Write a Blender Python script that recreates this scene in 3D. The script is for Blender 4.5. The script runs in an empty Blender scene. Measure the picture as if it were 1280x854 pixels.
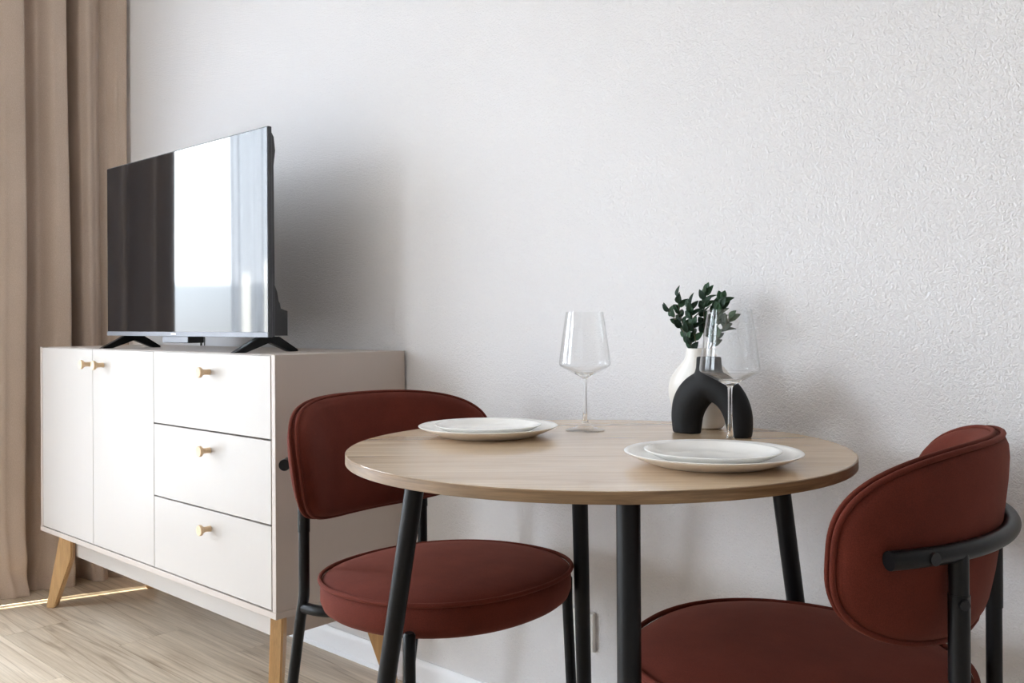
import bpy, bmesh, math, random
from mathutils import Vector, Matrix, noise
PI = math.pi
SC = bpy.context.scene
COL = SC.collection
random.seed(7)

# ------------------------------------------------------------------ camera
CAM_H = 0.957
PSI, ROLL, FPX, CY = 0.7365, -0.0053, 1130.0, 404.0
cam_d = bpy.data.cameras.new('camera')
cam_d.sensor_width = 36.0
cam_d.lens = FPX / 1280 * 36.0
cam_d.shift_y = -(427 - CY) / 1280
cam_d.clip_start = 0.02
cam = bpy.data.objects.new('camera', cam_d)
COL.objects.link(cam)
fw = Vector((-math.sin(PSI), math.cos(PSI), 0))
rt = Vector((math.cos(PSI), math.sin(PSI), 0))
up = rt.cross(fw)
r2 = rt * math.cos(ROLL) + up * math.sin(ROLL)
u2 = -rt * math.sin(ROLL) + up * math.cos(ROLL)
M = Matrix((r2, u2, -fw)).transposed().to_4x4()
M.translation = Vector((0, 0, CAM_H))
cam.matrix_world = M
SC.camera = cam

# ------------------------------------------------------------------ sky and daylight
SKY_STRENGTH = 11.0
world = bpy.data.worlds.new('sky')
SC.world = world
world.use_nodes = True
wn = world.node_tree
wn.nodes.clear()
w_out = wn.nodes.new('ShaderNodeOutputWorld')
w_bg = wn.nodes.new('ShaderNodeBackground')
w_tc = wn.nodes.new('ShaderNodeTexCoord')
w_sep = wn.nodes.new('ShaderNodeSeparateXYZ')
w_map = wn.nodes.new('ShaderNodeMapRange')
w_ramp = wn.nodes.new('ShaderNodeValToRGB')
w_map.inputs['From Min'].default_value = -1
w_map.inputs['From Max'].default_value = 1
wn.links.new(w_tc.outputs['Generated'], w_sep.inputs[0])
wn.links.new(w_sep.outputs['Z'], w_map.inputs['Value'])
wn.links.new(w_map.outputs[0], w_ramp.inputs[0])
cr = w_ramp.color_ramp
cr.elements[0].position = 0.0
cr.elements[0].color = (0.20, 0.19, 0.18, 1)
cr.elements[1].position = 1.0
cr.elements[1].color = (0.66, 0.80, 1.0, 1)
for p, c in ((0.497, (0.30, 0.31, 0.33, 1)), (0.520, (0.36, 0.39, 0.43, 1)), (0.524, (0.885, 0.925, 1.0, 1)), (0.62, (0.84, 0.90, 1.0, 1))):
    e = cr.elements.new(p)
    e.color = c
wn.links.new(w_ramp.outputs[0], w_bg.inputs[0])
w_bg.inputs[1].default_value = SKY_STRENGTH
wn.links.new(w_bg.outputs[0], w_out.inputs[0])

# the low sun, as the narrow beam that slips between the two curtains
sp = bpy.data.lights.new('low_sun_beam', 'SPOT')
sp.energy = 90000
sp.color = (1.0, 0.90, 0.72)
sp.spot_size = math.radians(4.6)
sp.spot_blend = 0.25
sp.shadow_soft_size = 0.02
spo = bpy.data.objects.new('low_sun_beam', sp)
COL.objects.link(spo)
b_dir = Vector((0.303, 0.953, -0.78)).normalized()
b_mid = Vector((-3.475, 0.777, 0.47))
spo.location = b_mid - b_dir * 9.0
spo.rotation_euler = b_dir.to_track_quat('-Z', 'Y').to_euler()

SC.view_settings.view_transform = 'Standard'
SC.view_settings.look = 'None'
SC.view_settings.gamma = 1
SC.view_settings.exposure = 1.02
try:
    SC.view_settings.use_curve_mapping = False
except Exception:
    pass
cy = SC.cycles
cy.max_bounces = 14
cy.diffuse_bounces = 7
cy.glossy_bounces = 6
cy.transmission_bounces = 12
cy.transparent_max_bounces = 24
cy.caustics_reflective = False
cy.caustics_refractive = True
cy.blur_glossy = 0.5
cy.sample_clamp_indirect = 6.0
cy.use_denoising = True
try:
    cy.denoiser = 'OPENIMAGEDENOISE'
    cy.denoising_input_passes = 'RGB_ALBEDO_NORMAL'
except Exception:
    pass


def portal(name, loc, sx, sy):
    d = bpy.data.lights.new(name, 'AREA')
    d.shape = 'RECTANGLE'
    d.size, d.size_y = sx, sy
    d.cycles.is_portal = True
    o = bpy.data.objects.new(name, d)
    COL.objects.link(o)
    o.location = loc
    o.rotation_euler = Vector((1, 0, 0)).to_track_quat('-Z', 'Z').to_euler()
    return o


# ------------------------------------------------------------------ room sizes
WALL_Y = 1.605      # face of the wall behind the table
WALL_X = -3.70      # face of the window wall
ROOM_X, ROOM_Y, ROOM_H = 1.6, -3.75, 2.65
WIN = (-0.75, 1.15, 0.12, 2.35)      # window: y0, y1, z0, z1
DOR = (-3.40, -1.50, 0.02, 2.35)     # balcony door
portal('window_portal', (WALL_X - 0.02, (WIN[0] + WIN[1]) / 2, (WIN[2] + WIN[3]) / 2), WIN[1] - WIN[0], WIN[3] - WIN[2])
portal('balcony_door_portal', (WALL_X - 0.02, (DOR[0] + DOR[1]) / 2, (DOR[2] + DOR[3]) / 2), DOR[1] - DOR[0], DOR[3] - DOR[2])


# ------------------------------------------------------------------ materials
class Mat:
    def __init__(self, name):
        self.m = bpy.data.materials.new(name)
        self.m.use_nodes = True
        self.t = self.m.node_tree
        self.n = self.t.nodes
        self.b = self.n['Principled BSDF']

    def node(self, kind, **kw):
        n = self.n.new(kind)
        for k, v in kw.items():
            if k in n.inputs.keys():
                n.inputs[k].default_value = v
            else:
                setattr(n, k, v)
        return n

    def link(self, a, b):
        self.t.links.new(a, b)

    def set(self, **kw):
        for k, v in kw.items():
            self.b.inputs[k.replace('_', ' ')].default_value = v
        return self

    def coords(self, which='Object', scale=(1, 1, 1), rot=(0, 0, 0), offset=None):
        tc = self.node('ShaderNodeTexCoord')
        mp = self.node('ShaderNodeMapping')
        mp.inputs['Scale'].default_value = scale
        mp.inputs['Rotation'].default_value = rot
        self.link(tc.outputs[which], mp.inputs[0])
        if offset is not None:
            self.link(offset, mp.inputs['Location'])
        return mp.outputs[0]

    def noise(self, vec, scale, detail=4, rough=0.5, dist=0.0):
        n = self.node('ShaderNodeTexNoise')
        n.inputs['Scale'].default_value = scale
        n.inputs['Detail'].default_value = detail
        n.inputs['Roughness'].default_value = rough
        n.inputs['Distortion'].default_value = dist
        self.link(vec, n.inputs['Vector'])
        return n.outputs['Fac']

    def ramp(self, fac, stops):
        r = self.node('ShaderNodeValToRGB')
        e = r.color_ramp.elements
        e[0].position, e[0].color = stops[0][0], (*stops[0][1], 1)
        e[1].position, e[1].color = stops[-1][0], (*stops[-1][1], 1)
        for p, c in stops[1:-1]:
            x = e.new(p)
            x.color = (*c, 1)
        self.link(fac, r.inputs[0])
        return r.outputs[0]

    def mix(self, fac, a, b, mode='MIX'):
        m = self.node('ShaderNodeMix', data_type='RGBA', blend_type=mode)
        if isinstance(fac, (int, float)):
            m.inputs[0].default_value = fac
        else:
            self.link(fac, m.inputs[0])
        for i, v in ((6, a), (7, b)):
            if isinstance(v, tuple):
                m.inputs[i].default_value = (*v, 1)
            else:
                self.link(v, m.inputs[i])
        return m.outputs[2]

    def color(self, s):
        if isinstance(s, tuple):
            self.b.inputs['Base Color'].default_value = (*s, 1)
        else:
            self.link(s, self.b.inputs['Base Color'])
        return self

    def bump(self, h, strength, dist=0.001):
        b = self.node('ShaderNodeBump')
        b.inputs['Strength'].default_value = strength
        b.inputs['Distance'].default_value = dist
        self.link(h, b.inputs['Height'])
        self.link(b.outputs[0], self.b.inputs['Normal'])
        return self


def plain(name, c, rough=0.5, metal=0.0, spec=0.5, vary=0.0, bump=0.0, bscale=200, coat=0.0):
    m = Mat(name).set(Roughness=rough, Metallic=metal)
    m.b.inputs['Specular IOR Level'].default_value = spec
    m.b.inputs['Coat Weight'].default_value = coat
    v = m.coords()
    n = m.noise(v, bscale, 3)
    lo = tuple(x * (1 - vary) for x in c)
    hi = tuple(min(1, x * (1 + vary)) for x in c)
    m.color(m.ramp(n, [(0.3, lo), (0.7, hi)]))
    if bump:
        m.bump(n, bump, 0.0006)
    return m.m


MAT = {}
# textured wallpaper on the wall
m = Mat('wall_relief').set(Roughness=0.62)
m.b.inputs['Specular IOR Level'].default_value = 0.35
v = m.coords()
n1 = m.noise(v, 160, 2.0, 0.5, 1.2)
n2 = m.noise(v, 260, 2, 0.5, 0.8)
n3 = m.noise(v, 1.1, 2)
m.color(m.ramp(n3, [(0.3, (0.778, 0.772, 0.788)), (0.7, (0.798, 0.792, 0.807))]))
mm = m.node('ShaderNodeMath', operation='ADD')
r1 = m.node('ShaderNodeMapRange')
r1.inputs['From Min'].default_value, r1.inputs['From Max'].default_value = 0.38, 0.62
m.link(n1, r1.inputs['Value'])
m.link(r1.outputs[0], mm.inputs[0])
m.link(n2, mm.inputs[1])
m.bump(mm.outputs[0], 0.7, 0.0014)
MAT['wall'] = m.m
MAT['plaster'] = plain('white_paint', (0.78, 0.775, 0.77), 0.7, vary=0.01)
MAT['ceiling_paint'] = plain('bright_ceiling_paint', (0.88, 0.88, 0.875), 0.8, vary=0.005)
MAT['dim_wall'] = plain('warm_grey_paint', (0.42, 0.395, 0.375), 0.7, vary=0.02)
MAT['trim'] = plain('white_trim', (0.84, 0.85, 0.88), 0.35, vary=0.01)

# laminate planks
m = Mat('oak_laminate').set(Roughness=0.42)
oi = m.node('ShaderNodeObjectInfo')
cx = m.node('ShaderNodeCombineXYZ')
k = m.node('ShaderNodeMath', operation='MULTIPLY')
k.inputs[1].default_value = 37.0
m.link(oi.outputs['Random'], k.inputs[0])
for i in range(3):
    m.link(k.outputs[0], cx.inputs[i])
v = m.coords(scale=(0.55, 6.5, 1.0), offset=cx.outputs[0])
g1 = m.noise(v, 2.4, 6, 0.60, 1.0)
v2 = m.coords(scale=(1.3, 60, 1.0), offset=cx.outputs[0])
g2 = m.noise(v2, 3.0, 5, 0.65, 0.2)
v3 = m.coords(scale=(0.32, 5.5, 1.0), offset=cx.outputs[0])
g3 = m.noise(v3, 2.1, 2.5, 0.5, 0.5)
base = m.ramp(g1, [(0.26, (0.36, 0.275, 0.195)), (0.42, (0.52, 0.42, 0.31)), (0.56, (0.62, 0.515, 0.395)), (0.75, (0.70, 0.60, 0.48))])
fine = m.ramp(g2, [(0.30, (0.72, 0.69, 0.66)), (0.60, (1.05, 1.05, 1.05))])
crack = m.ramp(g3, [(0.480, (1, 1, 1)), (0.494, (0.60, 0.54, 0.49)), (0.500, (0.50, 0.44, 0.39)), (0.506, (0.72, 0.67, 0.62)), (0.53, (1, 1, 1))])
c = m.mix(0.8, base, fine, 'MULTIPLY')
c = m.mix(0.6, c, crack, 'MULTIPLY')
hs = m.node('ShaderNodeHueSaturation')
vr = m.node('ShaderNodeMapRange')
vr.inputs['To Min'].default_value, vr.inputs['To Max'].default_value = 0.92, 1.14
m.link(oi.outputs['Random'], vr.inputs['Value'])
m.link(vr.outputs[0], hs.inputs['Value'])
m.link(c, hs.inputs['Color'])
m.color(hs.outputs[0])
m.bump(g2, 0.25, 0.0005)
MAT['plank'] = m.m
MAT['underlay'] = plain('dark_joint', (0.06, 0.045, 0.035), 0.9)

# table top decor
def wood(name, stops, scale, fine_scale, rough, coat=0.0, rot=(0, 0, 0), fine_lo=0.8):
    m = Mat(name).set(Roughness=rough)
    m.b.inputs['Coat Weight'].default_value = coat
    v = m.coords(scale=scale, rot=rot)
    a = m.noise(v, 1.0, 6, 0.6, 0.9)
    v2 = m.coords(scale=fine_scale, rot=rot)
    b = m.noise(v2, 1.0, 4, 0.6, 0.2)
    c = m.mix(1.0, m.ramp(a, stops), m.ramp(b, [(0.3, (fine_lo,) * 3), (0.65, (1.05,) * 3)]), 'MULTIPLY')
    m.color(c)
    m.bump(b, 0.12, 0.0004)
    return m.m


MAT['table_top'] = wood('oak_decor', [(0.26, (0.39, 0.262, 0.155)), (0.40, (0.555, 0.40, 0.26)), (0.55, (0.625, 0.465, 0.312)), (0.75, (0.70, 0.535, 0.365))],
                        (2.2, 17, 8), (7, 150, 60), 0.25, 0.45, fine_lo=0.86)
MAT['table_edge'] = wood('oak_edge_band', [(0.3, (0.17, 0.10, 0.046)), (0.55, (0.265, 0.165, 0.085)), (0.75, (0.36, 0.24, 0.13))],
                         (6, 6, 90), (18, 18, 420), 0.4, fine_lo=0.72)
MAT['oak_leg'] = wood('golden_oak', [(0.3, (0.50, 0.29, 0.12)), (0.6, (0.62, 0.385, 0.175)), (0.8, (0.68, 0.45, 0.22))],
                      (40, 40, 5), (260, 260, 14), 0.42, fine_lo=0.9)
MAT['knob'] = wood('pale_birch', [(0.3, (0.66, 0.46, 0.27)), (0.7, (0.80, 0.62, 0.42))], (60, 60, 60), (200, 60, 200), 0.5, fine_lo=0.92)

# cabinet foil
def foil(name, c):
    m = Mat(name).set(Roughness=0.38)
    v = m.coords(scale=(160, 160, 3))
    g = m.noise(v, 1.0, 3, 0.6)
    m.color(m.ramp(g, [(0.3, tuple(x * 0.985 for x in c)), (0.7, c)]))
    m.bump(g, 0.06, 0.0003)
    return m.m


MAT['cab_front'] = foil('cashmere_front', (0.495, 0.460, 0.430))
MAT['cab_body'] = foil('cashmere_body', (0.50, 0.435, 0.39))
MAT['cab_dark'] = plain('cabinet_inside', (0.10, 0.085, 0.075), 0.8)
MAT['black_metal'] = plain('black_powder_coat', (0.006, 0.0062, 0.007), 0.34, spec=0.2, vary=0.1)
MAT['bolt'] = plain('black_bolt', (0.02, 0.02, 0.022), 0.3, metal=0.5)
MAT['tv_black'] = plain('black_plastic', (0.02, 0.021, 0.024), 0.45, vary=0.05)
MAT['tv_side'] = plain('graphite_plastic', (0.045, 0.047, 0.055), 0.4, vary=0.05)
MAT['silver'] = plain('silver_plastic', (0.17, 0.175, 0.195), 0.42, metal=0.3, vary=0.02)
MAT['badge'] = plain('light_badge', (0.75, 0.76, 0.8), 0.3, metal=0.3)
m = Mat('gloss_screen').set(Roughness=0.035, IOR=1.56)
m.color((0.012, 0.012, 0.014))
MAT['screen'] = m.m
MAT['socket'] = plain('socket_plastic', (0.82, 0.82, 0.80), 0.35, vary=0.01)

# velvet
m = Mat('rust_velvet').set(Roughness=0.85)
m.b.inputs['Specular IOR Level'].default_value = 0.15
v = m.coords()
a = m.noise(v, 9, 4, 0.6)
b = m.noise(v, 700, 2, 0.6)
c = m.mix(0.6, m.ramp(a, [(0.3, (0.088, 0.0172, 0.0108)), (0.7, (0.130, 0.0262, 0.0162))]), m.ramp(b, [(0.35, (0.72, 0.72, 0.72)), (0.65, (1.2, 1.2, 1.2))]), 'MULTIPLY')
m.color(c)
m.b.inputs['Sheen Weight'].default_value = 0.13
m.b.inputs['Sheen Roughness'].default_value = 0.4
m.b.inputs['Sheen Tint'].default_value = (0.95, 0.34, 0.24, 1)
m.bump(b, 0.25, 0.0005)
MAT['velvet'] = m.m

# heavy curtain
m = Mat('taupe_weave').set(Roughness=0.9)
m.b.inputs['Specular IOR Level'].default_value = 0.1
v = m.coords(scale=(1, 1, 0.25))
b = m.noise(v, 900, 2, 0.6)
a = m.noise(m.coords(), 5, 3)
m.color(m.mix(0.4, m.ramp(a, [(0.3, (0.49, 0.395, 0.325)), (0.7, (0.535, 0.432, 0.358))]), m.ramp(b, [(0.35, (0.75,) * 3), (0.65, (1.15,) * 3)]), 'MULTIPLY'))
m.b.inputs['Sheen Weight'].default_value = 0.1
m.bump(b, 0.3, 0.0006)
MAT['curtain'] = m.m

# sheer voile: threads pass some light straight and scatter the rest
m = Mat('white_voile')
tr = m.node('ShaderNodeBsdfTransparent')
tl = m.node('ShaderNodeBsdfTranslucent')
tl.inputs[0].default_value = (0.55, 0.57, 0.61, 1)
df = m.node('ShaderNodeBsdfDiffuse')
df.inputs[0].default_value = (0.85, 0.87, 0.9, 1)
ms = m.node('ShaderNodeMixShader')
ms.inputs[0].default_value = 0.35
m.link(tl.outputs[0], ms.inputs[1])
m.link(df.outputs[0], ms.inputs[2])
ms2 = m.node('ShaderNodeMixShader')
lw = m.node('ShaderNodeLayerWeight')
lw.inputs[0].default_value = 0.35
mr = m.node('ShaderNodeMapRange')
mr.inputs['To Min'].default_value, mr.inputs['To Max'].default_value = 0.68, 0.98
m.link(lw.outputs['Facing'], mr.inputs['Value'])
m.link(mr.outputs[0], ms2.inputs[0])
m.link(tr.outputs[0], ms2.inputs[1])
m.link(ms.outputs[0], ms2.inputs[2])
m.link(ms2.outputs[0], m.n['Material Output'].inputs[0])
MAT['voile'] = m.m


def thin_glass(name, tint, ior=1.5):
    m = Mat(name)
    tr = m.node('ShaderNodeBsdfTransparent')
    tr.inputs[0].default_value = (*tint, 1)
    gl = m.node('ShaderNodeBsdfGlossy')
    gl.inputs['Roughness'].default_value = 0.01
    # Schlick reflectance, the same from both faces of the thin wall
    f0 = ((ior - 1) / (ior + 1)) ** 2
    lw = m.node('ShaderNodeLayerWeight')
    lw.inputs[0].default_value = 0.5
    pw = m.node('ShaderNodeMath', operation='POWER')
    pw.inputs[1].default_value = 5.0
    m.link(lw.outputs['Facing'], pw.inputs[0])
    fr = m.node('ShaderNodeMath', operation='MULTIPLY_ADD')
    fr.inputs[1].default_value = 1 - f0
    fr.inputs[2].default_value = f0
    m.link(pw.outputs[0], fr.inputs[0])
    ms = m.node('ShaderNodeMixShader')
    m.link(fr.outputs[0], ms.inputs[0])
    m.link(tr.outputs[0], ms.inputs[1])
    m.link(gl.outputs[0], ms.inputs[2])
    m.link(ms.outputs[0], m.n['Material Output'].inputs[0])
    return m.m


MAT['pane'] = thin_glass('window_glass', (0.97, 0.985, 0.98), 1.3)
MAT['bowl_glass'] = thin_glass('thin_crystal', (0.996, 0.998, 0.998), 1.42)
m = Mat('solid_crystal')
g = m.node('ShaderNodeBsdfGlass')
g.inputs['IOR'].default_value = 1.5
g.inputs['Roughness'].default_value = 0.0
g.inputs['Color'].default_value = (0.99, 0.995, 0.995, 1)
m.link(g.outputs[0], m.n['Material Output'].inputs[0])
MAT['solid_glass'] = m.m
MAT['porcelain'] = plain('ivory_porcelain', (0.88, 0.87, 0.845), 0.2, vary=0.01, coat=0.2)
MAT['white_vase'] = plain('cream_ceramic', (0.74, 0.71, 0.665), 0.32, vary=0.02, bscale=60)
MAT['black_vase'] = plain('matte_black_ceramic', (0.006, 0.0062, 0.007), 0.6, spec=0.24, vary=0.15, bump=0.15, bscale=160)
m = Mat('dark_leaf').set(Roughness=0.5)
m.b.inputs['Specular IOR Level'].default_value = 0.25
oi = m.node('ShaderNodeObjectInfo')
m.color(m.mix(m.ramp(oi.outputs['Random'], [(0.0, (0, 0, 0)), (1.0, (1, 1, 1))]), (0.007, 0.021, 0.012), (0.026, 0.075, 0.032)))
MAT['leaf'] = m.m
MAT['stem'] = plain('green_stem', (0.10, 0.095, 0.05), 0.6)
MAT['frame'] = plain('window_frame_white', (0.8, 0.8, 0.8), 0.4)
MAT['cable'] = plain('black_cable', (0.015, 0.015, 0.016), 0.5)


# ------------------------------------------------------------------ mesh helpers
def finish(bm, name, mat, parent=None, smooth=40, recalc=True):
    if recalc:
        bmesh.ops.recalc_face_normals(bm, faces=bm.faces)
    me = bpy.data.meshes.new(name)
    bm.to_mesh(me)
    bm.free()
    if smooth:
        me.polygons.foreach_set('use_smooth', [True] * len(me.polygons))
        if smooth < 180:
            me.set_sharp_from_angle(angle=math.radians(smooth))
    me.materials.append(mat if not isinstance(mat, str) else MAT[mat])
    o = bpy.data.objects.new(name, me)
    COL.objects.link(o)
    if parent:
        o.parent = parent
    return o


def tag(o, label=None, cat=None, group=None, kind=None):
    for k, v in (('label', label), ('category', cat), ('group', group), ('kind', kind)):
        if v:
            o[k] = v
    return o


def empty(name, loc=(0, 0, 0), rz=0, **kw):
    o = bpy.data.objects.new(name, None)
    o.empty_display_size = 0.1
    COL.objects.link(o)
    o.location = loc
    o.rotation_euler = (0, 0, rz)
    return tag(o, **kw)


def add_box(bm, lo, hi, bev=0.0, seg=2):
    r = bmesh.ops.create_cube(bm, size=1)
    vs = r['verts']
    for v in vs:
        for i in range(3):
            v.co[i] = lo[i] + (v.co[i] + 0.5) * (hi[i] - lo[i])
    if bev:
        es = list({e for v in vs for e in v.link_edges})
        bmesh.ops.bevel(bm, geom=es, offset=bev, segments=seg, affect='EDGES', profile=0.5)


def box(name, lo, hi, mat, parent=None, bev=0.0, seg=2):
    bm = bmesh.new()
    add_box(bm, lo, hi, bev, seg)
    return finish(bm, name, mat, parent)


def skin_rings(bm, rings, closed=False, cap=True):
    """rings: list of lists of Vectors, all of the same length"""
    vs = [[bm.verts.new(p) for p in ring] for ring in rings]
    n = len(vs[0])
    rng = range(len(vs) if closed else len(vs) - 1)
    for i in rng:
        a, b = vs[i], vs[(i + 1) % len(vs)]
        for j in range(n):
            bm.faces.new((a[j], a[(j + 1) % n], b[(j + 1) % n], b[j]))
    if cap and not closed:
        bm.faces.new(list(reversed(vs[0])))
        bm.faces.new(vs[-1])
    return vs


def tube_rings(path, radius, n=12, closed=False):
    path = [Vector(p) for p in path]
    rad = radius if isinstance(radius, (list, tuple)) else [radius] * len(path)
    out = []
    N = len(path)
    prev = None
    for i, p in enumerate(path):
        if closed:
            t = (path[(i + 1) % N] - path[i - 1]).normalized()
        elif i == 0:
            t = (path[1] - p).normalized()
        elif i == N - 1:
            t = (p - path[i - 1]).normalized()
        else:
            t = ((path[i + 1] - p).normalized() + (p - path[i - 1]).normalized()).normalized()
        if prev is None:
            a = Vector((0, 0, 1)) if abs(t.z) < 0.9 else Vector((1, 0, 0))
            u = a.cross(t).normalized()
        else:
            u = (prev - t * prev.dot(t)).normalized()
        prev = u
        w = t.cross(u)
        out.append([p + (u * math.cos(2 * PI * j / n) + w * math.sin(2 * PI * j / n)) * rad[i] for j in range(n)])
    return out


def tube(name, path, radius, mat, parent=None, n=14, closed=False, smooth=50):
    bm = bmesh.new()
    skin_rings(bm, tube_rings(path, radius, n, closed), closed)
    return finish(bm, name, mat, parent, smooth)


def add_lathe(bm, prof, n=64, c=(0, 0, 0), sy=1.0, axis='Z'):
    """closed solid of revolution from a profile of (r, z); r=0 ends become poles"""
    rows = []
    for r, z in prof:
        if r < 1e-6:
            rows.append([bm.verts.new((c[0], c[1], c[2] + z))])
        else:
            rows.append([bm.verts.new((c[0] + r * math.cos(2 * PI * j / n), c[1] + sy * r * math.sin(2 * PI * j / n), c[2] + z)) for j in range(n)])
    for a, b in zip(rows, rows[1:]):
        for j in range(n):
            k = (j + 1) % n
            if len(a) == 1 and len(b) == 1:
                continue
            if len(a) == 1:
                bm.faces.new((a[0], b[j], b[k]))
            elif len(b) == 1:
                bm.faces.new((a[j], a[k], b[0]))
            else:
                bm.faces.new((a[j], a[k], b[k], b[j]))
    return rows


def lathe(name, prof, mat, parent=None, n=64, smooth=50, sy=1.0):
    bm = bmesh.new()
    add_lathe(bm, prof, n, sy=sy)
    return finish(bm, name, mat, parent, smooth)


def smooth_curve(pts, n=8):
    """Catmull-Rom through pts (tuples of any length)"""
    P = [Vector(p) for p in pts]
    P = [P[0] * 2 - P[1]] + P + [P[-1] * 2 - P[-2]]
    out = []
    for i in range(1, len(P) - 2):
        for k in range(n):
            t = k / n
            a, b, c, d = P[i - 1], P[i], P[i + 1], P[i + 2]
            out.append(0.5 * ((2 * b) + (c - a) * t + (2 * a - 5 * b + 4 * c - d) * t * t + (3 * b - a - 3 * c + d) * t ** 3))
    out.append(P[-2].copy())
    return out


# ------------------------------------------------------------------ room shell
S = dict(kind='structure')
floor = tag(box('floor', (WALL_X - 0.2, ROOM_Y - 0.2, -0.12), (ROOM_X + 0.2, WALL_Y + 0.2, -0.012), 'underlay'), **S)
PW, PL = 0.20, 1.29
row = 0
y = 1.405 + PW
while y > ROOM_Y - 0.01:
    y0, y1 = y - PW, min(y, WALL_Y)
    if row == 0:
        start = -2.37
    elif row == 1:
        start = -2.685
    else:
        start = -2.685 + (row * 0.47) % PL
    x = start
    while x > WALL_X:
        x -= PL
    while x < ROOM_X:
        x0, x1 = max(x, WALL_X), min(x + PL, ROOM_X)
        if x1 - x0 > 0.02 and y1 - y0 > 0.02:
            bm = bmesh.new()
            g = 0.0006
            add_box(bm, (x0 - x1 + 2 * g, y0 - y1 + 2 * g, -0.012), (0, 0, 0))
            p = finish(bm, 'plank', 'plank', floor, 0)
            p.location = (x1 - g, y1 - g, 0)
        x += PL
    y -= PW
    row += 1

tag(box('wall_back', (WALL_X - 0.2, WALL_Y, -0.1), (ROOM_X + 0.2, WALL_Y + 0.12, ROOM_H + 0.1), 'wall'), **S)
tag(box('wall_right', (ROOM_X, ROOM_Y - 0.2, -0.1), (ROOM_X + 0.12, WALL_Y, ROOM_H + 0.1), 'dim_wall'), **S)
tag(box('wall_front', (WALL_X - 0.2, ROOM_Y - 0.12, -0.1), (ROOM_X, ROOM_Y, ROOM_H + 0.1), 'plaster'), **S)
tag(box('ceiling', (WALL_X - 0.2, ROOM_Y - 0.2, ROOM_H), (ROOM_X + 0.2, WALL_Y + 0.2, ROOM_H + 0.12), 'ceiling_paint'), **S)
# window wall: one mesh with two openings
ys = [ROOM_Y, DOR[0], DOR[1], WIN[0], WIN[1], WALL_Y]
zs = [-0.1, 0.02, 0.12, 2.35, ROOM_H + 0.05]
TH = 0.22
bm = bmesh.new()
grid = {}
for i, yy in enumerate(ys):
    for j, zz in enumerate(zs):
        grid[i, j] = bm.verts.new((WALL_X, yy, zz))
for i in range(len(ys) - 1):
    for j in range(len(zs) - 1):
        if (i == 1 and j in (1, 2)) or (i == 3 and j == 2):
            continue
        bm.faces.new((grid[i, j], grid[i + 1, j], grid[i + 1, j + 1], grid[i, j + 1]))
ext = bmesh.ops.extrude_face_region(bm, geom=bm.faces[:])
for v in [e for e in ext['geom'] if isinstance(e, bmesh.types.BMVert)]:
    v.co.x -= TH
tag(finish(bm, 'wall_left', 'plaster', None, 0), **S)


def glazed(name, y0, y1, z0, z1, n_light, handle):
    root = empty(name, (WALL_X - 0.10, (y0 + y1) / 2, z0), kind='structure')
    hw, h, t = (y1 - y0) / 2, z1 - z0, 0.06
    bm = bmesh.new()
    add_box(bm, (-0.035, -hw, 0), (0.035, -hw + t, h))
    a = finish(bm, 'frame_post', 'frame', root)
    bm = bmesh.new()
    add_box(bm, (-0.035, hw - t, 0), (0.035, hw, h))
    finish(bm, 'frame_post', 'frame', root)
    for lo, hi in ((0, t), (h - t, h)):
        box('frame_rail', (-0.035, -hw + t, lo), (0.035, hw - t, hi), 'frame', root)
    wl = (2 * hw - 2 * t) / n_light
    for i in range(n_light):
        ya = -hw + t + i * wl
        yb = ya + wl
        if i:
            box('mullion', (-0.034, ya - 0.03, t), (0.034, ya + 0.03, h - t), 'frame', root)
        box('pane', (-0.004, ya + (0.03 if i else 0), t), (0.0, yb - (0.03 if i < n_light - 1 else 0), h - t), 'pane', root)
    if handle:
        tube('handle', [(0.035, hw - 0.03, 1.0), (0.075, hw - 0.03, 1.0), (0.08, hw - 0.03, 0.99), (0.08, hw - 0.03, 0.88)], 0.009, 'silver', root)
    return root


glazed('window_1', *WIN, 1, False)
glazed('door_1', *DOR, 2, True)

# baseboards with a small cove at the top
def baseboard(name, a, b, inward):
    a, b, inward = Vector(a), Vector(b), Vector(inward)
    prof = [(0.0, 0.0), (0.012, 0.0), (0.012, 0.012), (0.0095, 0.015), (0.0095, 0.052), (0.007, 0.062), (0.0035, 0.070), (0.0, 0.071)]
    bm = bmesh.new()
    skin_rings(bm, [[p + inward * d + Vector((0, 0, z)) for d, z in prof] for p in (a, b)])
    return tag(finish(bm, name, 'trim', None, 25), **S)


baseboard('baseboard_back', (WALL_X, WALL_Y, 0), (ROOM_X, WALL_Y, 0), (0, -1, 0))
baseboard('baseboard_right', (ROOM_X, WALL_Y - 0.013, 0), (ROOM_X, ROOM_Y, 0), (-1, 0, 0))
tag(box('trim_1', (WALL_X + 0.08, -1.2, ROOM_H - 0.03), (WALL_X + 0.30, WALL_Y, ROOM_H), 'trim'), **S)   # ceiling track of the curtains

# ------------------------------------------------------------------ heavy curtain
def wave_profile(knots):
    """x offset as a smooth function of y through the knots"""
    def f(y):
        if y <= knots[0][0]:
            return knots[0][1]
        for (ya, xa), (yb, xb) in zip(knots, knots[1:]):
            if y <= yb:
                t = (y - ya) / (yb - ya)
                t = t * t * (3 - 2 * t)
                return xa + (xb - xa) * t
        return knots[-1][1]
    return f


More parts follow.
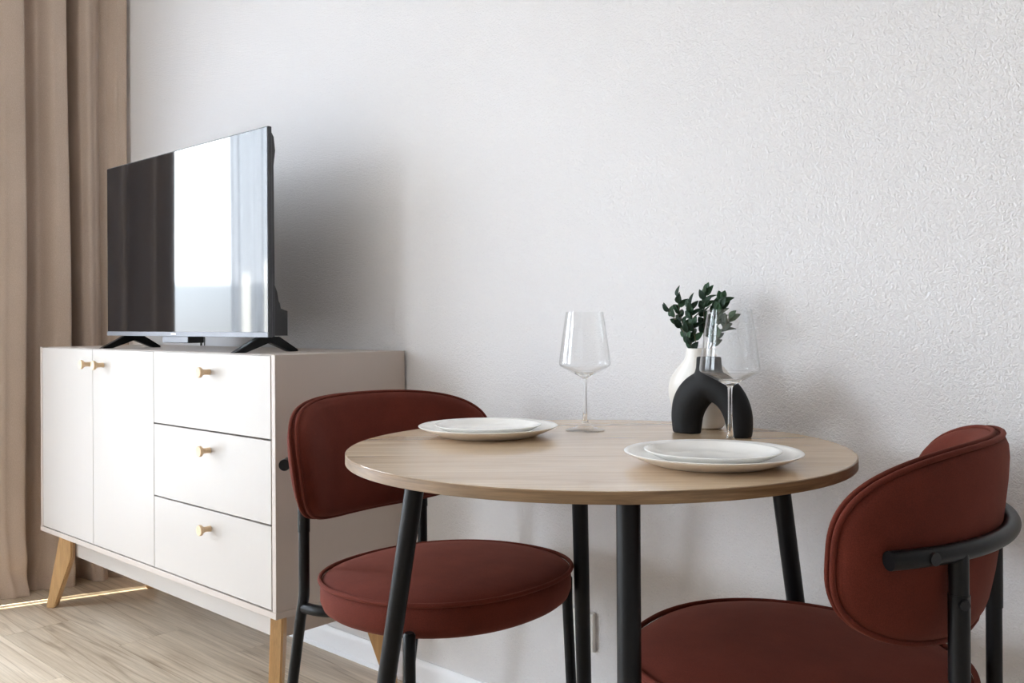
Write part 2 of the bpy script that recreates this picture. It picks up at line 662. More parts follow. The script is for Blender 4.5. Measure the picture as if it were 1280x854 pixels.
# crests (towards the room) and valleys along the wall, measured at mid height
CK = [(0.775, -3.488), (0.83, -3.535), (0.88, -3.460), (0.94, -3.56), (1.00, -3.462), (1.06, -3.57), (1.115, -3.515), (1.165, -3.463), (1.220, -3.449),
      (1.236, -3.525), (1.250, -3.54), (1.285, -3.505), (1.335, -3.458), (1.372, -3.450), (1.390, -3.53), (1.405, -3.585), (1.418, -3.575),
      (1.436, -3.478), (1.460, -3.460), (1.485, -3.478), (1.512, -3.508), (1.535, -3.487), (1.562, -3.445), (1.590, -3.432)]
cf = wave_profile(CK)
bm = bmesh.new()
NY, NZ = 330, 90
rows = []
H_C = ROOM_H - 0.03
for j in range(NZ + 1):
    z = H_C * (j / NZ) ** 1.35
    row_v = []
    for i in range(NY + 1):
        yy = 0.775 + (1.590 - 0.775) * i / NY
        x = cf(yy)
        top = max(0.0, (z - 1.2) / 1.5)
        x = -3.50 + (x + 3.50) * (1 - 0.25 * top) + 0.004 * math.sin(yy * 41 + z * 1.7)
        x += 0.006 * noise.noise(Vector((yy * 6, z * 1.3, 2.0)))
        # cloth gathers and kicks out where it meets the floor
        low = max(0.0, 1 - z / 0.30)
        k = noise.noise(Vector((yy * 5.5, 3.1, 0.4)))
        x += low ** 2 * (0.035 + 0.06 * k) * min(1.0, max(0.0, (yy - 0.95) / 0.15)) + 0.012 * low * math.sin(z * 42 + yy * 17)
        y2 = yy + 0.018 * low ** 2 * math.sin(yy * 23) + 0.004 * math.sin(z * 2.1 + yy * 9)
        y2 = min(y2, WALL_Y - 0.014)
        zz = z - 0.0015 * low
        row_v.append(bm.verts.new((x, y2, zz)))
    rows.append(row_v)
for a, b in zip(rows, rows[1:]):
    for i in range(NY):
        bm.faces.new((a[i], a[i + 1], b[i + 1], b[i]))
cur = finish(bm, 'curtain', 'curtain', None, 180)
sol = cur.modifiers.new('cloth_thickness', 'SOLIDIFY')
sol.thickness = 0.003
tag(cur, 'heavy taupe curtain hanging in deep folds to the floor at the left of the cabinet', 'curtain')

# sheer panel in front of the window
bm = bmesh.new()
rows = []
NY, NZ = 420, 14
for j in range(NZ + 1):
    z = 0.01 + (H_C - 0.01) * j / NZ
    rv = []
    for i in range(NY + 1):
        t = i / NY
        yy = -1.0 + (0.485 + 1.0) * t
        ph = 2 * PI * (yy * 8.5 + 0.35 * math.sin(yy * 5.1))
        x = -3.57 + 0.020 * math.sin(ph) + 0.008 * math.sin(2.3 * ph + 1) + 0.008 * (z - 1) * math.sin(yy * 11)
        rv.append(bm.verts.new((x, yy, z)))
    rows.append(rv)
for a, b in zip(rows, rows[1:]):
    for i in range(NY):
        bm.faces.new((a[i], a[i + 1], b[i + 1], b[i]))
sheer = finish(bm, 'sheer_curtain', 'voile', None, 180)
tag(sheer, 'white sheer curtain over the window, mirrored in the television screen', 'curtain')

# ------------------------------------------------------------------ sideboard cabinet
CX1, CW, CY0, CD = -1.8351, 1.4093, 1.196, 0.4006
CX0 = CX1 - CW
CZ1 = 0.8846                 # top
CZB = 0.263                  # underside of the bottom board
cab = empty('sideboard', ((CX0 + CX1) / 2, CY0 + CD / 2, 0), label='cashmere white sideboard with two doors and three drawers on wooden legs', cat='sideboard')
OX, OY = (CX0 + CX1) / 2, CY0 + CD / 2


def cbox(name, lo, hi, mat, parent=cab, bev=0.0008):
    bm = bmesh.new()
    add_box(bm, (lo[0] - OX, lo[1] - OY, lo[2]), (hi[0] - OX, hi[1] - OY, hi[2]), bev, 1)
    return finish(bm, name, mat, parent)


T = 0.016
YB = CY0 + CD
cbox('side_panel', (CX0, CY0, CZB + T), (CX0 + T, YB, CZ1), 'cab_body')
cbox('side_panel', (CX1 - T, CY0, CZB + T), (CX1, YB, CZ1), 'cab_body')
cbox('bottom_panel', (CX0 - 0.003, CY0 - 0.001, CZB), (CX1 + 0.0005, YB, CZB + T), 'cab_body')
cbox('top_panel', (CX0 + T, CY0 + 0.0175, CZ1 - T), (CX1 - T, YB, CZ1), 'cab_body')
DIV = -2.4355
cbox('divider', (DIV - 0.008, CY0 + 0.020, CZB + T), (DIV + 0.008, YB - 0.004, CZ1 - T), 'cab_dark')
cbox('back_panel', (CX0 + T, YB - 0.004, CZB + T), (CX1 - T, YB, CZ1 - T), 'cab_dark')
F0, F1 = CY0, CY0 + T
zb, zt_ = CZB + T + 0.003, CZ1 - 0.002
g = 0.0018
DG = -2.8313


def knob(parent, x, z):
    bm = bmesh.new()
    prof = [(0, 0), (0.0075, 0), (0.0068, 0.010), (0.0072, 0.018), (0.0105, 0.0225), (0.0135, 0.025), (0.0138, 0.031), (0.0125, 0.0325), (0, 0.0328)]
    add_lathe(bm, prof, 28)
    o = finish(bm, 'knob', 'knob', parent, 40)
    o.rotation_euler = (PI / 2, 0, 0)
    o.location = (x - OX, F0 - OY, z)
    return o


d = cbox('door', (CX0 + T + 0.003, F0, zb), (DG - 0.0009, F1, zt_), 'cab_front')
knob(d, -2.845, 0.8367)
d = cbox('door', (DG + 0.0009, F0, zb), (DIV - 0.0011, F1, zt_), 'cab_front')
knob(d, -2.7565, 0.8367)
lines = [zb, 0.4815, 0.6835, zt_]
for i in range(3):
    z0, z1 = lines[i] + (g if i else 0), lines[i + 1] - (g if i < 2 else 0)
    d = cbox('drawer', (DIV + 0.0011, F0, z0), (CX1 - T - 0.003, F1, z1), 'cab_front')
    knob(d, -2.133, (0.434, 0.635, 0.8357)[i])
SK = 0.17
sx0, sx1, sy0, sy1 = CX0 + 0.072, CX1 - 0.12, CY0 + 0.085, YB - 0.06
cbox('plinth_rail', (sx0, sy0, SK), (sx1, sy0 + T, CZB), 'cab_front')
cbox('plinth_rail', (sx0, sy1 - T, SK), (sx1, sy1, CZB), 'cab_body')
cbox('plinth_rail', (sx1 - T, sy0 + T, SK), (sx1, sy1 - T, CZB), 'cab_body')
cbox('plinth_rail', (sx0, sy0 + T, SK), (sx0 + T, sy1 - T, CZB), 'cab_body')


def cab_leg(foot, out):
    """board leg in the diagonal plane: straight outer edge, inner edge with a knee"""
    out = Vector((*out, 0)).normalized()
    side = Vector((-out.y, out.x, 0))
    w = 0.016
    prof = [(0.015, 0.0), (-0.015, 0.0), (-0.072, SK - 0.004), (-0.074, CZB), (-0.034, CZB)]
    bm = bmesh.new()
    rings = [[Vector((foot[0] - OX, foot[1] - OY, 0)) + out * a + side * s + Vector((0, 0, z)) for a, z in prof] for s in (-w, w)]
    skin_rings(bm, rings)
    bmesh.ops.recalc_face_normals(bm, faces=bm.faces)
    bmesh.ops.bevel(bm, geom=bm.edges[:], offset=0.004, segments=2, affect='EDGES')
    return finish(bm, 'leg', 'oak_leg', cab, 40)


cab_leg((-3.226, 1.224), (-1, -1))
cab_leg((-1.905, 1.236), (1, -1))
cab_leg((-1.858, 1.566), (1, 1))
cab_leg((-3.19, 1.555), (-1, 1))

# ------------------------------------------------------------------ television
TX0, TX1, TY, TZ0, TZ1 = -2.937, -2.006, 1.290, CAM_H - 0.0335, CAM_H + 0.5065
tv = empty('television', ((TX0 + TX1) / 2, TY + 0.02, CZ1), label='black flat television with a glossy screen standing on the sideboard', cat='television')
TOX, TOY = (TX0 + TX1) / 2, TY + 0.02


def tbox(name, lo, hi, mat, bev=0.001, parent=tv, seg=1):
    bm = bmesh.new()
    add_box(bm, (lo[0] - TOX, lo[1] - TOY, lo[2] - CZ1), (hi[0] - TOX, hi[1] - TOY, hi[2] - CZ1), bev, seg)
    return finish(bm, name, mat, parent)


tbox('panel_frame', (TX0, TY, TZ0), (TX1, TY + 0.012, TZ1), 'tv_side', 0.0015)
tbox('screen', (TX0 + 0.002, TY - 0.0008, TZ0 + 0.0135), (TX1 - 0.003, TY + 0.004, TZ1 - 0.003), 'screen', 0.0)
bz = tbox('bottom_bezel', (TX0, TY - 0.0022, TZ0), (TX1 - 0.001, TY + 0.001, TZ0 + 0.0135), 'silver', 0.0006)
tbox('badge', (-2.512, TY - 0.0032, TZ0 + 0.0045), (-2.484, TY - 0.0020, TZ0 + 0.0095), 'badge', 0.0004, bz)
# back shell: bulged upper part and deeper lower box
bm = bmesh.new()
prof = [(0.010, TZ0 + 0.002), (0.020, TZ0 + 0.002), (0.022, TZ0 + 0.06), (0.021, TZ0 + 0.13), (0.019, TZ1 - 0.10), (0.024, TZ1 - 0.06), (0.020, TZ1 - 0.025), (0.012, TZ1 - 0.012)]
skin_rings(bm, [[Vector((x - TOX, TY + d_ - TOY, z - CZ1)) for d_, z in prof] for x in (TX0 + 0.003, TX1 - 0.004)])
finish(bm, 'back_shell', 'tv_side', tv, 25)
bm = bmesh.new()
prof = [(0.020, TZ0 + 0.004), (0.060, TZ0 + 0.004), (0.060, TZ0 + 0.068), (0.040, TZ0 + 0.074), (0.037, TZ0 + 0.088), (0.033, TZ0 + 0.095), (0.030, TZ0 + 0.115), (0.020, TZ0 + 0.14)]
skin_rings(bm, [[Vector((x - TOX, TY + d_ - TOY, z - CZ1)) for d_, z in prof] for x in (TX0 + 0.03, TX1 - 0.006)])
finish(bm, 'electronics_box', 'tv_black', tv, 25)
rb = tbox('receiver_box', (-2.573, TY + 0.004, TZ0 - 0.0190), (-2.421, TY + 0.052, TZ0 + 0.001), 'tv_black', 0.002)
tbox('front_face', (-2.572, TY + 0.0015, TZ0 - 0.0185), (-2.422, TY + 0.0045, TZ0 + 0.0005), 'silver', 0.0012, rb)
for fx in (-2.838, -2.068):
    bm = bmesh.new()
    zt0 = TZ0 - CZ1
    c = TY + 0.036
    prof = [(1.222, 0.0), (1.256, 0.0), (1.302, 0.0155), (c, 0.0245), (1.350, 0.0155), (1.388, 0.0), (1.415, 0.0), (1.413, 0.005), (c + 0.030, zt0 + 0.001), (c - 0.028, zt0 + 0.001)]
    rings = [[Vector((fx - TOX + s, yy - TOY, z)) for yy, z in prof] for s in (-0.011, 0.011)]
    skin_rings(bm, rings)
    bmesh.ops.recalc_face_normals(bm, faces=bm.faces)
    bmesh.ops.bevel(bm, geom=bm.edges[:], offset=0.0015, segments=2, affect='EDGES')
    finish(bm, 'foot', 'black_metal', tv, 40)

# cables hanging from the set behind the cabinet top
def cable(pts, lab, r=0.0028):
    o = tube('cable', smooth_curve(pts, 6), r, 'cable', None, 8)
    return tag(o, lab, 'cable')


cable([(-2.74, 1.355, TZ0 + 0.050), (-2.78, 1.41, TZ0 + 0.060), (-2.87, 1.52, TZ0 + 0.080), (-2.908, 1.585, TZ0 + 0.060), (-2.9115, 1.6005, TZ0 + 0.01), (-2.9115, 1.6008, 0.80), (-2.9115, 1.6008, 0.40)],
      'thicker black cable dropping behind the sideboard from the television, left of two')
cable([(-2.70, 1.355, TZ0 + 0.055), (-2.74, 1.41, TZ0 + 0.070), (-2.84, 1.52, TZ0 + 0.090), (-2.882, 1.585, TZ0 + 0.060), (-2.887, 1.6005, TZ0 + 0.01), (-2.8885, 1.6008, 0.80), (-2.8885, 1.6008, 0.40)],
      'thinner black cable dropping behind the sideboard from the television, right of two', 0.0017)

# ------------------------------------------------------------------ wall socket
so = empty('wall_socket', (-1.252, WALL_Y, 0.271), label='white wall socket low on the wall behind the black table leg', cat='socket')
box('cover_plate', (-0.044, -0.011, -0.044), (0.044, 0.0, 0.044), 'socket', so, 0.004, 3)
bm = bmesh.new()
add_lathe(bm, [(0, 0.0), (0.0, 0.0), (0.021, 0.0), (0.023, 0.0125), (0.0205, 0.0125), (0.0195, 0.006), (0.0, 0.006)][1:], 32)
o = finish(bm, 'socket_well', 'socket', so, 40)
o.rotation_euler = (PI / 2, 0, 0)

# ------------------------------------------------------------------ round table
TXC, TYC, TR, TZ = -0.889, 1.1805, 0.4006, CAM_H - 0.2004
tab = empty('dining_table', (TXC, TYC, 0), PSI, label='round dining table with an oak top and four splayed black legs', cat='table')
bm = bmesh.new()
n = 160
prof = [(0, TZ - 0.0155), (TR - 0.0012, TZ - 0.0155), (TR - 0.0012, TZ - 0.0008), (TR - 0.0018, TZ), (0, TZ)]
add_lathe(bm, prof, n)
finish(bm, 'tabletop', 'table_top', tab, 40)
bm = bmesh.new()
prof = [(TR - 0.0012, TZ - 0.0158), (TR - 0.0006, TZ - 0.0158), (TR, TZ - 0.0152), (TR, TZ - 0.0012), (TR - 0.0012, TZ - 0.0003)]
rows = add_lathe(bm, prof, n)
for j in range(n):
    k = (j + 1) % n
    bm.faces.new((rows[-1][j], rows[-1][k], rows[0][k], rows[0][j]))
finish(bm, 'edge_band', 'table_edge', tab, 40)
for at, ab, ra, rb_ in ((224.0, 223.8, 0.286, 0.398), (315.6, 312.6, 0.286, 0.398), (57.6, 58.3, 0.331, 0.438), (133.5, 130.2, 0.286, 0.384)):
    a, b = math.radians(at) - PSI, math.radians(ab) - PSI
    p0 = Vector((ra * math.cos(a), ra * math.sin(a), TZ - 0.0155))
    p1 = Vector((rb_ * math.cos(b), rb_ * math.sin(b), 0.0))
    bm = bmesh.new()
    rings = []
    for t in (0, 1):
        q = p0.lerp(p1, t)
        r = 0.0160 if t == 0 else 0.0145
        rings.append([q + Vector((r * math.cos(2 * PI * k / 24), r * math.sin(2 * PI * k / 24), 0)) for k in range(24)])
    skin_rings(bm, rings)
    lg = finish(bm, 'leg', 'black_metal', tab, 40)
    box('mounting_plate', (p0.x - 0.035, p0.y - 0.035, TZ - 0.0185), (p0.x + 0.035, p0.y + 0.035, TZ - 0.0155), 'black_metal', lg)


# ------------------------------------------------------------------ dining chairs
def sup(th, a, b, e):
    c, s = math.cos(th), math.sin(th)
    return a * math.copysign(abs(c) ** (2 / e), c), b * math.copysign(abs(s) ** (2 / e), s)


def make_chair(label):
    """local frame: x forward, origin on the floor under the seat centre"""
    root = empty('dining_chair', label=label, cat='chair', group='rust velvet dining chairs')
    SZ, SB = 0.470, 0.405
    A, B, E = 0.235, 0.241, 2.22
    tilt = 0.03
    N = 96
    def loop(scale_in, z):
        out = []
        for k in range(N):
            x, y = sup(2 * PI * k / N, A - scale_in, B - scale_in, E)
            out.append(Vector((x, y, z + tilt * x)))
        return out
    rings = [loop(0.228, SB + 0.001), loop(0.20, SB), loop(0.10, SB), loop(0.034, SB), loop(0.016, SB + 0.004), loop(0.006, SB + 0.012), loop(0.0005, SB + 0.026), loop(0.0005, SB + 0.048), loop(0.003, SZ - 0.002)]
    for s, dz in ((0.010, 0.003), (0.022, 0.0075), (0.045, 0.0125), (0.085, 0.0168), (0.14, 0.0193), (0.20, 0.0200), (0.228, 0.0201)):
        rings.append(loop(s, SZ + dz))
    bm = bmesh.new()
    skin_rings(bm, rings)
    seat = finish(bm, 'seat', 'velvet', root, 180)
    pipe = [Vector((x, y, SZ + 0.001 + tilt * x)) for x, y in (sup(2 * PI * k / 120, A + 0.0005, B + 0.0005, E) for k in range(120))]
    tube('piping', pipe, 0.0042, 'velvet', seat, 10, True, 180)

    # backrest: pill outline bent round a vertical cylinder
    XC, RHO = 0.104, 0.345
    SH, HH, ZB = 0.299, 0.120, 0.6865
    EB = 2.9
    def bend(s, z, off):
        """off: towards the sitter (+)"""
        r = RHO - off + 0.13 * (z - ZB)      # the rest leans back
        a = s / RHO
        return Vector((XC - r * math.cos(a), r * math.sin(a), z))
    NB = 120
    def outline(inset, off):
        out = []
        for k in range(NB):
            s, z = sup(2 * PI * k / NB, SH - inset, HH - inset, EB)
            out.append(bend(s, ZB + z, off))
        return out
    rings = [outline(HH - 0.004, -0.0255), outline(0.095, -0.0255), outline(0.06, -0.025), outline(0.03, -0.023), outline(0.013, -0.0195), outline(0.004, -0.0145), outline(0.001, -0.009),
             outline(0.001, -0.004), outline(0.0, 0.002), outline(0.001, 0.008), outline(0.005, 0.0155), outline(0.013, 0.0215), outline(0.028, 0.0265), outline(0.05, 0.030), outline(0.078, 0.032), outline(0.10, 0.033), outline(HH - 0.004, 0.033)]
    # the innermost loops are slits along the middle line: close them as long caps
    bm = bmesh.new()
    vs = skin_rings(bm, rings, cap=False)
    for ring in (vs[0], vs[-1]):
        for k in range(NB // 2):
            a, b = ring[k], ring[k + 1]
            c, d_ = ring[(NB - k - 1) % NB], ring[(NB - k) % NB]
            q = []
            for w in (a, b, c, d_):
                if w not in q:
                    q.append(w)
            if len(q) >= 3:
                try:
                    bm.faces.new(q)
                except ValueError:
                    pass
    back = finish(bm, 'backrest', 'velvet', root, 180)
    for off, ins in ((-0.0115, -0.0008), (0.0005, -0.0012)):
        tube('piping', outline(ins, off), 0.0036, 'velvet', back, 8, True, 180)

    # steel: back rail, legs, side rails
    RT = 0.011
    RR = RHO + 0.0255 + RT
    ZR = 0.690
    def rail(a):
        return Vector((XC - RR * math.cos(a), RR * math.sin(a), ZR))
    AE = math.radians(41.5)
    br = tube('back_rail', [rail(-AE + 2 * AE * k / 40) for k in range(41)], RT, 'black_metal', root, 18)
    for s in (-1, 1):
        a = s * math.radians(33.5)
        p = rail(a)
        nrm = Vector((-math.cos(a), math.sin(a), 0))
        tube('bolt', [p + nrm * 0.008, p + nrm * 0.0128], 0.0075, 'bolt', br, 16)
    AL = math.asin(0.165 / RR)
    top = rail(AL)
    for s in (-1, 1):
        path = [(top.x, s * top.y, ZR)] + [(top.x, s * top.y, z) for z in (0.60, 0.46)]
        path += smooth_curve([(top.x, s * top.y, 0.425), (top.x - 0.002, s * top.y, 0.405), (top.x - 0.012, s * (top.y + 0.001), 0.36)], 4)
        path += [(top.x - 0.075, s * (top.y + 0.008), 0.0)]
        lg = tube('leg', path, RT, 'black_metal', root, 18)
        tube('sleeve', [(top.x, s * top.y, 0.54), (top.x, s * top.y, 0.641)], 0.0121, 'black_metal', lg, 18)
        pb = Vector((top.x, s * top.y, 0.632))
        nb = Vector((-0.55, s * 0.83, 0)).normalized()
        tube('bolt', [pb + nb * 0.009, pb + nb * 0.0155], 0.006, 'bolt', lg, 14)
        # side rail under the seat, from rear leg to front leg
        fx, fy = 0.128, s * 0.224
        tube('side_rail', smooth_curve([(top.x, s * top.y, 0.387), (-0.19, s * 0.158, 0.388), (-0.10, s * 0.112, 0.390), (-0.02, s * 0.106, 0.392), (0.05, s * 0.106, 0.393)], 6), RT, 'black_metal', root, 16)
        path = [(fx + 0.012, fy * 1.05, 0.0), (fx, fy, 0.38), (fx, fy, 0.428), (fx, fy, 0.432)]
        tube('leg', path, [RT, RT, RT, 0.008], 'black_metal', root, 18)
    for x in (-0.05, 0.045):
        tube('cross_rail', [(x, -0.11, 0.393), (x, 0.11, 0.393)], 0.009, 'black_metal', root, 14)
    return root


def copy_tree(o, parent=None):
    c = o.copy()
    COL.objects.link(c)
    if parent:
        c.parent = parent
    for ch in list(o.children):
        copy_tree(ch, c)
    return c


chair_a = make_chair('rust velvet dining chair left of the table, beside the sideboard')
chair_b = copy_tree(chair_a)
chair_b['label'] = 'rust velvet dining chair right of the table, its rounded back to the camera'
chair_a.location = (-1.298, 1.237, 0)
chair_a.rotation_euler = (0, 0, math.radians(2.0))
chair_b.location = (-0.581, 1.250, 0)
chair_b.rotation_euler = (0, 0, PI + math.radians(8.0))

# ------------------------------------------------------------------ plates
def plate(name, r, h, x, y, z, label, group):
    f = r * 0.66
    t = 0.0032
    prof = [(0, 0.0012), (f - 0.006, 0.0012), (f - 0.004, 0.0), (f, 0.0), (f + 0.004, 0.0014), (r * 0.86, h * 0.48), (r * 0.95, h * 0.78), (r - 0.0008, h - 0.0012), (r, h), (r - 0.0012, h + 0.0008),
            (r * 0.94, h * 0.80 + 0.0022), (r * 0.85, h * 0.46 + t * 0.9), (f + 0.003, 0.0044 + 0.0006), (f * 0.85, 0.0040), (f * 0.5, 0.0040), (0, 0.0040)]
    bm = bmesh.new()
    add_lathe(bm, prof, 96)
    o = finish(bm, name, 'porcelain', None, 60)
    o.location = (x, y, z)
    return tag(o, label, 'plate', group)


for i, (px, py, words) in enumerate(((-1.1185, 1.1686, 'by the left chair'), (-0.6502, 1.1382, 'nearest the camera'))):
    plate('dinner_plate', 0.1245, 0.0180, px, py, TZ, 'large white dinner plate ' + words + ', under a smaller plate', 'dinner plates')
    plate('side_plate', 0.0960, 0.0152, px, py, TZ + 0.0052, 'small white plate stacked on the large plate ' + words, 'side plates')


# ------------------------------------------------------------------ wine glasses
def wine_glass(x, y, label):
    root = empty('wine_glass', (x, y, TZ), label=label, cat='glass', group='wine glasses on the table')
    t = 0.0011
    outer = [(0.0035, 0.1005), (0.010, 0.1030), (0.022, 0.1075), (0.034, 0.1135), (0.0430, 0.1180), (0.0470, 0.1215), (0.0480, 0.1255), (0.0473, 0.131), (0.0450, 0.150), (0.0413, 0.176), (0.0375, 0.202), (0.0345, 0.2205)]
    o2 = [tuple(p) for p in smooth_curve([(a, b, 0) for a, b in outer], 4)]
    o2 = [(a, b) for a, b, _ in o2]
    inner = [(max(0.0, a - t), b + (0.0025 if b < 0.112 else 0.0016 if b < 0.119 else 0.0004)) for a, b in o2]
    inner[-1] = (o2[-1][0] - t, o2[-1][1])
    prof = [(0, 0.0995)] + o2 + list(reversed(inner)) + [(0, inner[0][1])]
    lathe('bowl', prof, 'bowl_glass', root, 72, 80)
    st = [(0, 0.0), (0.0355, 0.0), (0.0362, 0.0008), (0.0358, 0.0020), (0.030, 0.0034), (0.020, 0.0062), (0.011, 0.0105), (0.0065, 0.0150), (0.0048, 0.022), (0.0040, 0.032), (0.0034, 0.050), (0.0033, 0.078), (0.0036, 0.092), (0.0050, 0.0975), (0.0085, 0.1002), (0.0170, 0.1045), (0.0200, 0.1072), (0.0150, 0.1084), (0.0, 0.1088)]
    s2 = [st[0], st[1]] + [(a, b) for a, b, _ in smooth_curve([(a, b, 0) for a, b in st[1:-1]], 3)] + [st[-1]]
    s2 = [s2[0]] + s2[2:]
    cut = next(i for i, p in enumerate(s2) if i > 3 and p[0] < 0.0075)
    lathe('foot', s2[:cut + 1] + [(0, s2[cut][1])], 'bowl_glass', root, 64, 60)
    lathe('stem', [(0, s2[cut][1])] + s2[cut:], 'solid_glass', root, 40, 60)
    return root


wine_glass(-1.0269, 1.3331, 'clear wine glass behind the left plates near the middle of the table')
wine_glass(-0.7139, 1.3059, 'clear wine glass right of the table middle, in front of the black vase')

# ------------------------------------------------------------------ vases
vx, vy = -0.820, 1.428
bm = bmesh.new()
cl = [(-0.867, -0.002, 0.0265, 0.021), (-0.8675, 0.012, 0.0285, 0.0225), (-0.8665, 0.032, 0.0305, 0.024), (-0.860, 0.054, 0.0325, 0.025), (-0.845, 0.073, 0.0320, 0.025), (-0.822, 0.0855, 0.0290, 0.025),
      (-0.797, 0.0790, 0.0285, 0.024), (-0.7780, 0.0625, 0.0275, 0.023), (-0.7665, 0.040, 0.0260, 0.022), (-0.7625, 0.016, 0.0235, 0.021), (-0.7620, -0.002, 0.0205, 0.020)]
pts3 = smooth_curve([(a, 0, z) for a, z, _, _ in cl], 6)
ws = [tuple(p) for p in smooth_curve([(w, d_, 0) for _, _, w, d_ in cl], 6)]
rings = []
for i, p in enumerate(pts3):
    q0, q1 = pts3[max(0, i - 1)], pts3[min(len(pts3) - 1, i + 1)]
    tdir = (q1 - q0).normalized()
    if i in (0, len(pts3) - 1):
        tdir = Vector((0, 0, 1 if i == 0 else -1))
    nrm = Vector((-tdir.z, 0, tdir.x))
    rings.append([Vector((p.x - vx, 0, p.z)) + nrm * ws[i][0] * math.cos(2 * PI * k / 32) + Vector((0, 1, 0)) * ws[i][1] * math.sin(2 * PI * k / 32) for k in range(32)])
skin_rings(bm, rings)
nb = len(bm.verts)
add_lathe(bm, [(0, 0.072), (0.040, 0.078), (0.0385, 0.088), (0.0325, 0.098), (0.0265, 0.107), (0.0234, 0.116), (0.0225, 0.127), (0.0222, 0.1370), (0.0165, 0.1370), (0.0160, 0.110), (0, 0.108)], 40, (-0.8220 - vx, 0, 0))
bm.verts.ensure_lookup_table()
for v in bm.verts[nb:]:
    v.co.y *= min(1.0, 0.92 - max(0.0, 0.118 - v.co.z) * 9.5)
bv = finish(bm, 'black_vase', 'black_vase', None, 180)
rm = bv.modifiers.new('fuse', 'REMESH')
rm.mode = 'VOXEL'
rm.voxel_size = 0.0014
rm.use_smooth_shade = True
sm = bv.modifiers.new('soften', 'SMOOTH')
sm.factor, sm.iterations = 0.5, 22
bv.location = (vx, vy, TZ + 0.0021)
tag(bv, 'matte black arch shaped vase standing in front of the white vase', 'vase')

wx, wy = -0.887, 1.512
outer = [(0.0, 0.0), (0.040, 0.0), (0.0435, 0.003), (0.052, 0.018), (0.0625, 0.038), (0.0695, 0.060), (0.0700, 0.076), (0.0645, 0.094), (0.0520, 0.110), (0.0390, 0.121), (0.0310, 0.131), (0.0280, 0.140), (0.0275, 0.1500), (0.0265, 0.1510), (0.0225, 0.1510), (0.0220, 0.145), (0.0225, 0.128), (0.0, 0.120)]
bm = bmesh.new()
n = 64
rows = []
for r, z in outer:
    # disc-like body: the depth stays shallow where the belly is wide
    dy = min(r, 0.0285 + max(0.0, r - 0.0285) * 0.18)
    if r < 1e-6:
        rows.append([bm.verts.new((0, 0, z))])
    else:
        rows.append([bm.verts.new((r * math.cos(2 * PI * j / n), dy * math.sin(2 * PI * j / n), z)) for j in range(n)])
for a, b in zip(rows, rows[1:]):
    for j in range(n):
        k = (j + 1) % n
        if len(a) == 1:
            bm.faces.new((a[0], b[j], b[k]))
        elif len(b) == 1:
            bm.faces.new((a[j], a[k], b[0]))
        else:
            bm.faces.new((a[j], a[k], b[k], b[j]))
wv = finish(bm, 'white_vase', 'white_vase', None, 70)
sb = wv.modifiers.new('round', 'SUBSURF')
sb.levels = sb.render_levels = 1
wv.location = (wx, wy, TZ)
tag(wv, 'glossy cream white vase holding green sprigs behind the black vase', 'vase')

# ------------------------------------------------------------------ sprigs in the white vase
def leaf_mesh(name, L, W, curl):
    bm = bmesh.new()
    rows = []
    N = 7
    for i in range(N + 1):
        t = i / N
        w = W * math.sin(PI * min(1, t ** 0.8)) ** 0.75 if 0 < t < 1 else 0.0006
        x = L * t
        z = -curl * t * t * L
        rows.append([bm.verts.new((x, -w, z + 0.25 * w)), bm.verts.new((x, -w * 0.5, z + 0.06 * w)), bm.verts.new((x, 0, z - 0.05 * w)), bm.verts.new((x, w * 0.5, z + 0.06 * w)), bm.verts.new((x, w, z + 0.25 * w))])
    for a, b in zip(rows, rows[1:]):
        for j in range(4):
            bm.faces.new((a[j], a[j + 1], b[j + 1], b[j]))
    ext = bmesh.ops.extrude_face_region(bm, geom=bm.faces[:])
    for v in [e for e in ext['geom'] if isinstance(e, bmesh.types.BMVert)]:
        v.co.z -= 0.0006
    bmesh.ops.recalc_face_normals(bm, faces=bm.faces)
    me = bpy.data.meshes.new(name)
    bm.to_mesh(me)
    bm.free()
    me.polygons.foreach_set('use_smooth', [True] * len(me.polygons))
    me.materials.append(MAT['leaf'])
    return me


LEAVES = [leaf_mesh('leaf', 0.0200, 0.0069, 0.25), leaf_mesh('leaf', 0.0178, 0.0066, 0.1), leaf_mesh('leaf', 0.0220, 0.0060, 0.4)]
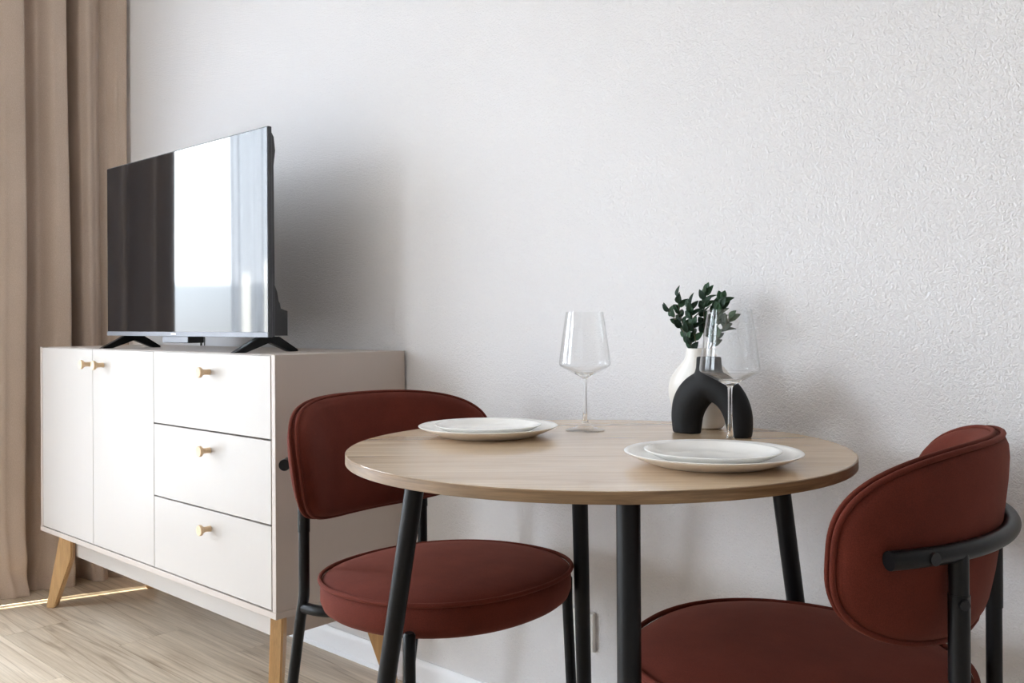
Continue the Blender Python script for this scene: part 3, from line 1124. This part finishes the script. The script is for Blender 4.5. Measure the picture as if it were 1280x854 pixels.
# tip and bend of each sprig in the vase frame (x along the wall, y depth, z above the table)
SPR = [
    ('leftmost, bending left', [(-0.010, 0.0, 0.128), (-0.020, -0.004, 0.165), (-0.038, -0.008, 0.205), (-0.046, -0.010, 0.250)], 11, 1.0),
    ('left, tipping far left', [(-0.008, -0.006, 0.128), (-0.022, -0.012, 0.170), (-0.046, -0.016, 0.205), (-0.062, -0.018, 0.226)], 8, 1.0),
    ('tallest, in the middle', [(0.002, 0.004, 0.128), (0.004, 0.004, 0.180), (0.006, 0.002, 0.225), (0.012, 0.0, 0.258)], 14, 1.05),
    ('middle front', [(0.000, -0.010, 0.128), (-0.006, -0.012, 0.170), (-0.010, -0.014, 0.205), (-0.014, -0.014, 0.236)], 13, 1.05),
    ('right of the middle, upright', [(0.008, 0.0, 0.128), (0.022, 0.002, 0.175), (0.036, 0.002, 0.215), (0.044, 0.004, 0.243)], 12, 1.05),
    ('rightmost, behind the glass', [(0.012, -0.004, 0.128), (0.030, -0.008, 0.160), (0.052, -0.010, 0.188), (0.066, -0.012, 0.207)], 9, 1.1),
    ('right inner', [(0.006, 0.010, 0.128), (0.012, 0.012, 0.170), (0.020, 0.012, 0.205), (0.026, 0.012, 0.232)], 11, 1.0),
    ('short, low at the rim', [(-0.004, -0.012, 0.128), (-0.010, -0.016, 0.150), (-0.016, -0.018, 0.166), (-0.020, -0.018, 0.186)], 8, 0.9),
]
for words, pts, nl, sc in SPR:
    nl = int(nl * 1.45)
    root = empty('leafy_sprig', (wx, wy, TZ), label='dark green leafy sprig in the white vase, ' + words, cat='sprig', group='sprigs in the white vase')
    path = smooth_curve(pts, 8)
    tube('stem', path, [0.0012 - 0.0006 * i / (len(path) - 1) for i in range(len(path))], 'stem', root, 6)
    for i in range(nl):
        t = 0.30 + 0.70 * i / (nl - 1)
        f = t * (len(path) - 1)
        a = min(int(f), len(path) - 2)
        p = path[a].lerp(path[a + 1], f - a)
        tan = (path[a + 1] - path[a]).normalized()
        ang = (i % 2) * PI + (i // 2) * 1.9 + random.uniform(-0.4, 0.4)
        side = Vector((math.cos(ang), 0.6 * math.sin(ang), 0.0))
        spread = 0.95 if i < nl - 1 else 0.12
        dirv = (tan * (1.0 - 0.25 * spread) + side * spread * random.uniform(0.55, 0.95)).normalized()
        # leaf face turned mostly outwards
        nz = Vector((random.uniform(-0.7, 0.5), -1.0 + random.uniform(-0.3, 0.5), random.uniform(-0.3, 0.8)))
        yv = nz.cross(dirv).normalized()
        zv = dirv.cross(yv)
        lf = bpy.data.objects.new('leaf', LEAVES[i % 3])
        COL.objects.link(lf)
        lf.parent = root
        s = sc * random.uniform(0.85, 1.1)
        mt = Matrix((dirv * s, yv * s, zv * s)).transposed().to_4x4()
        mt.translation = p
        lf.matrix_local = mt
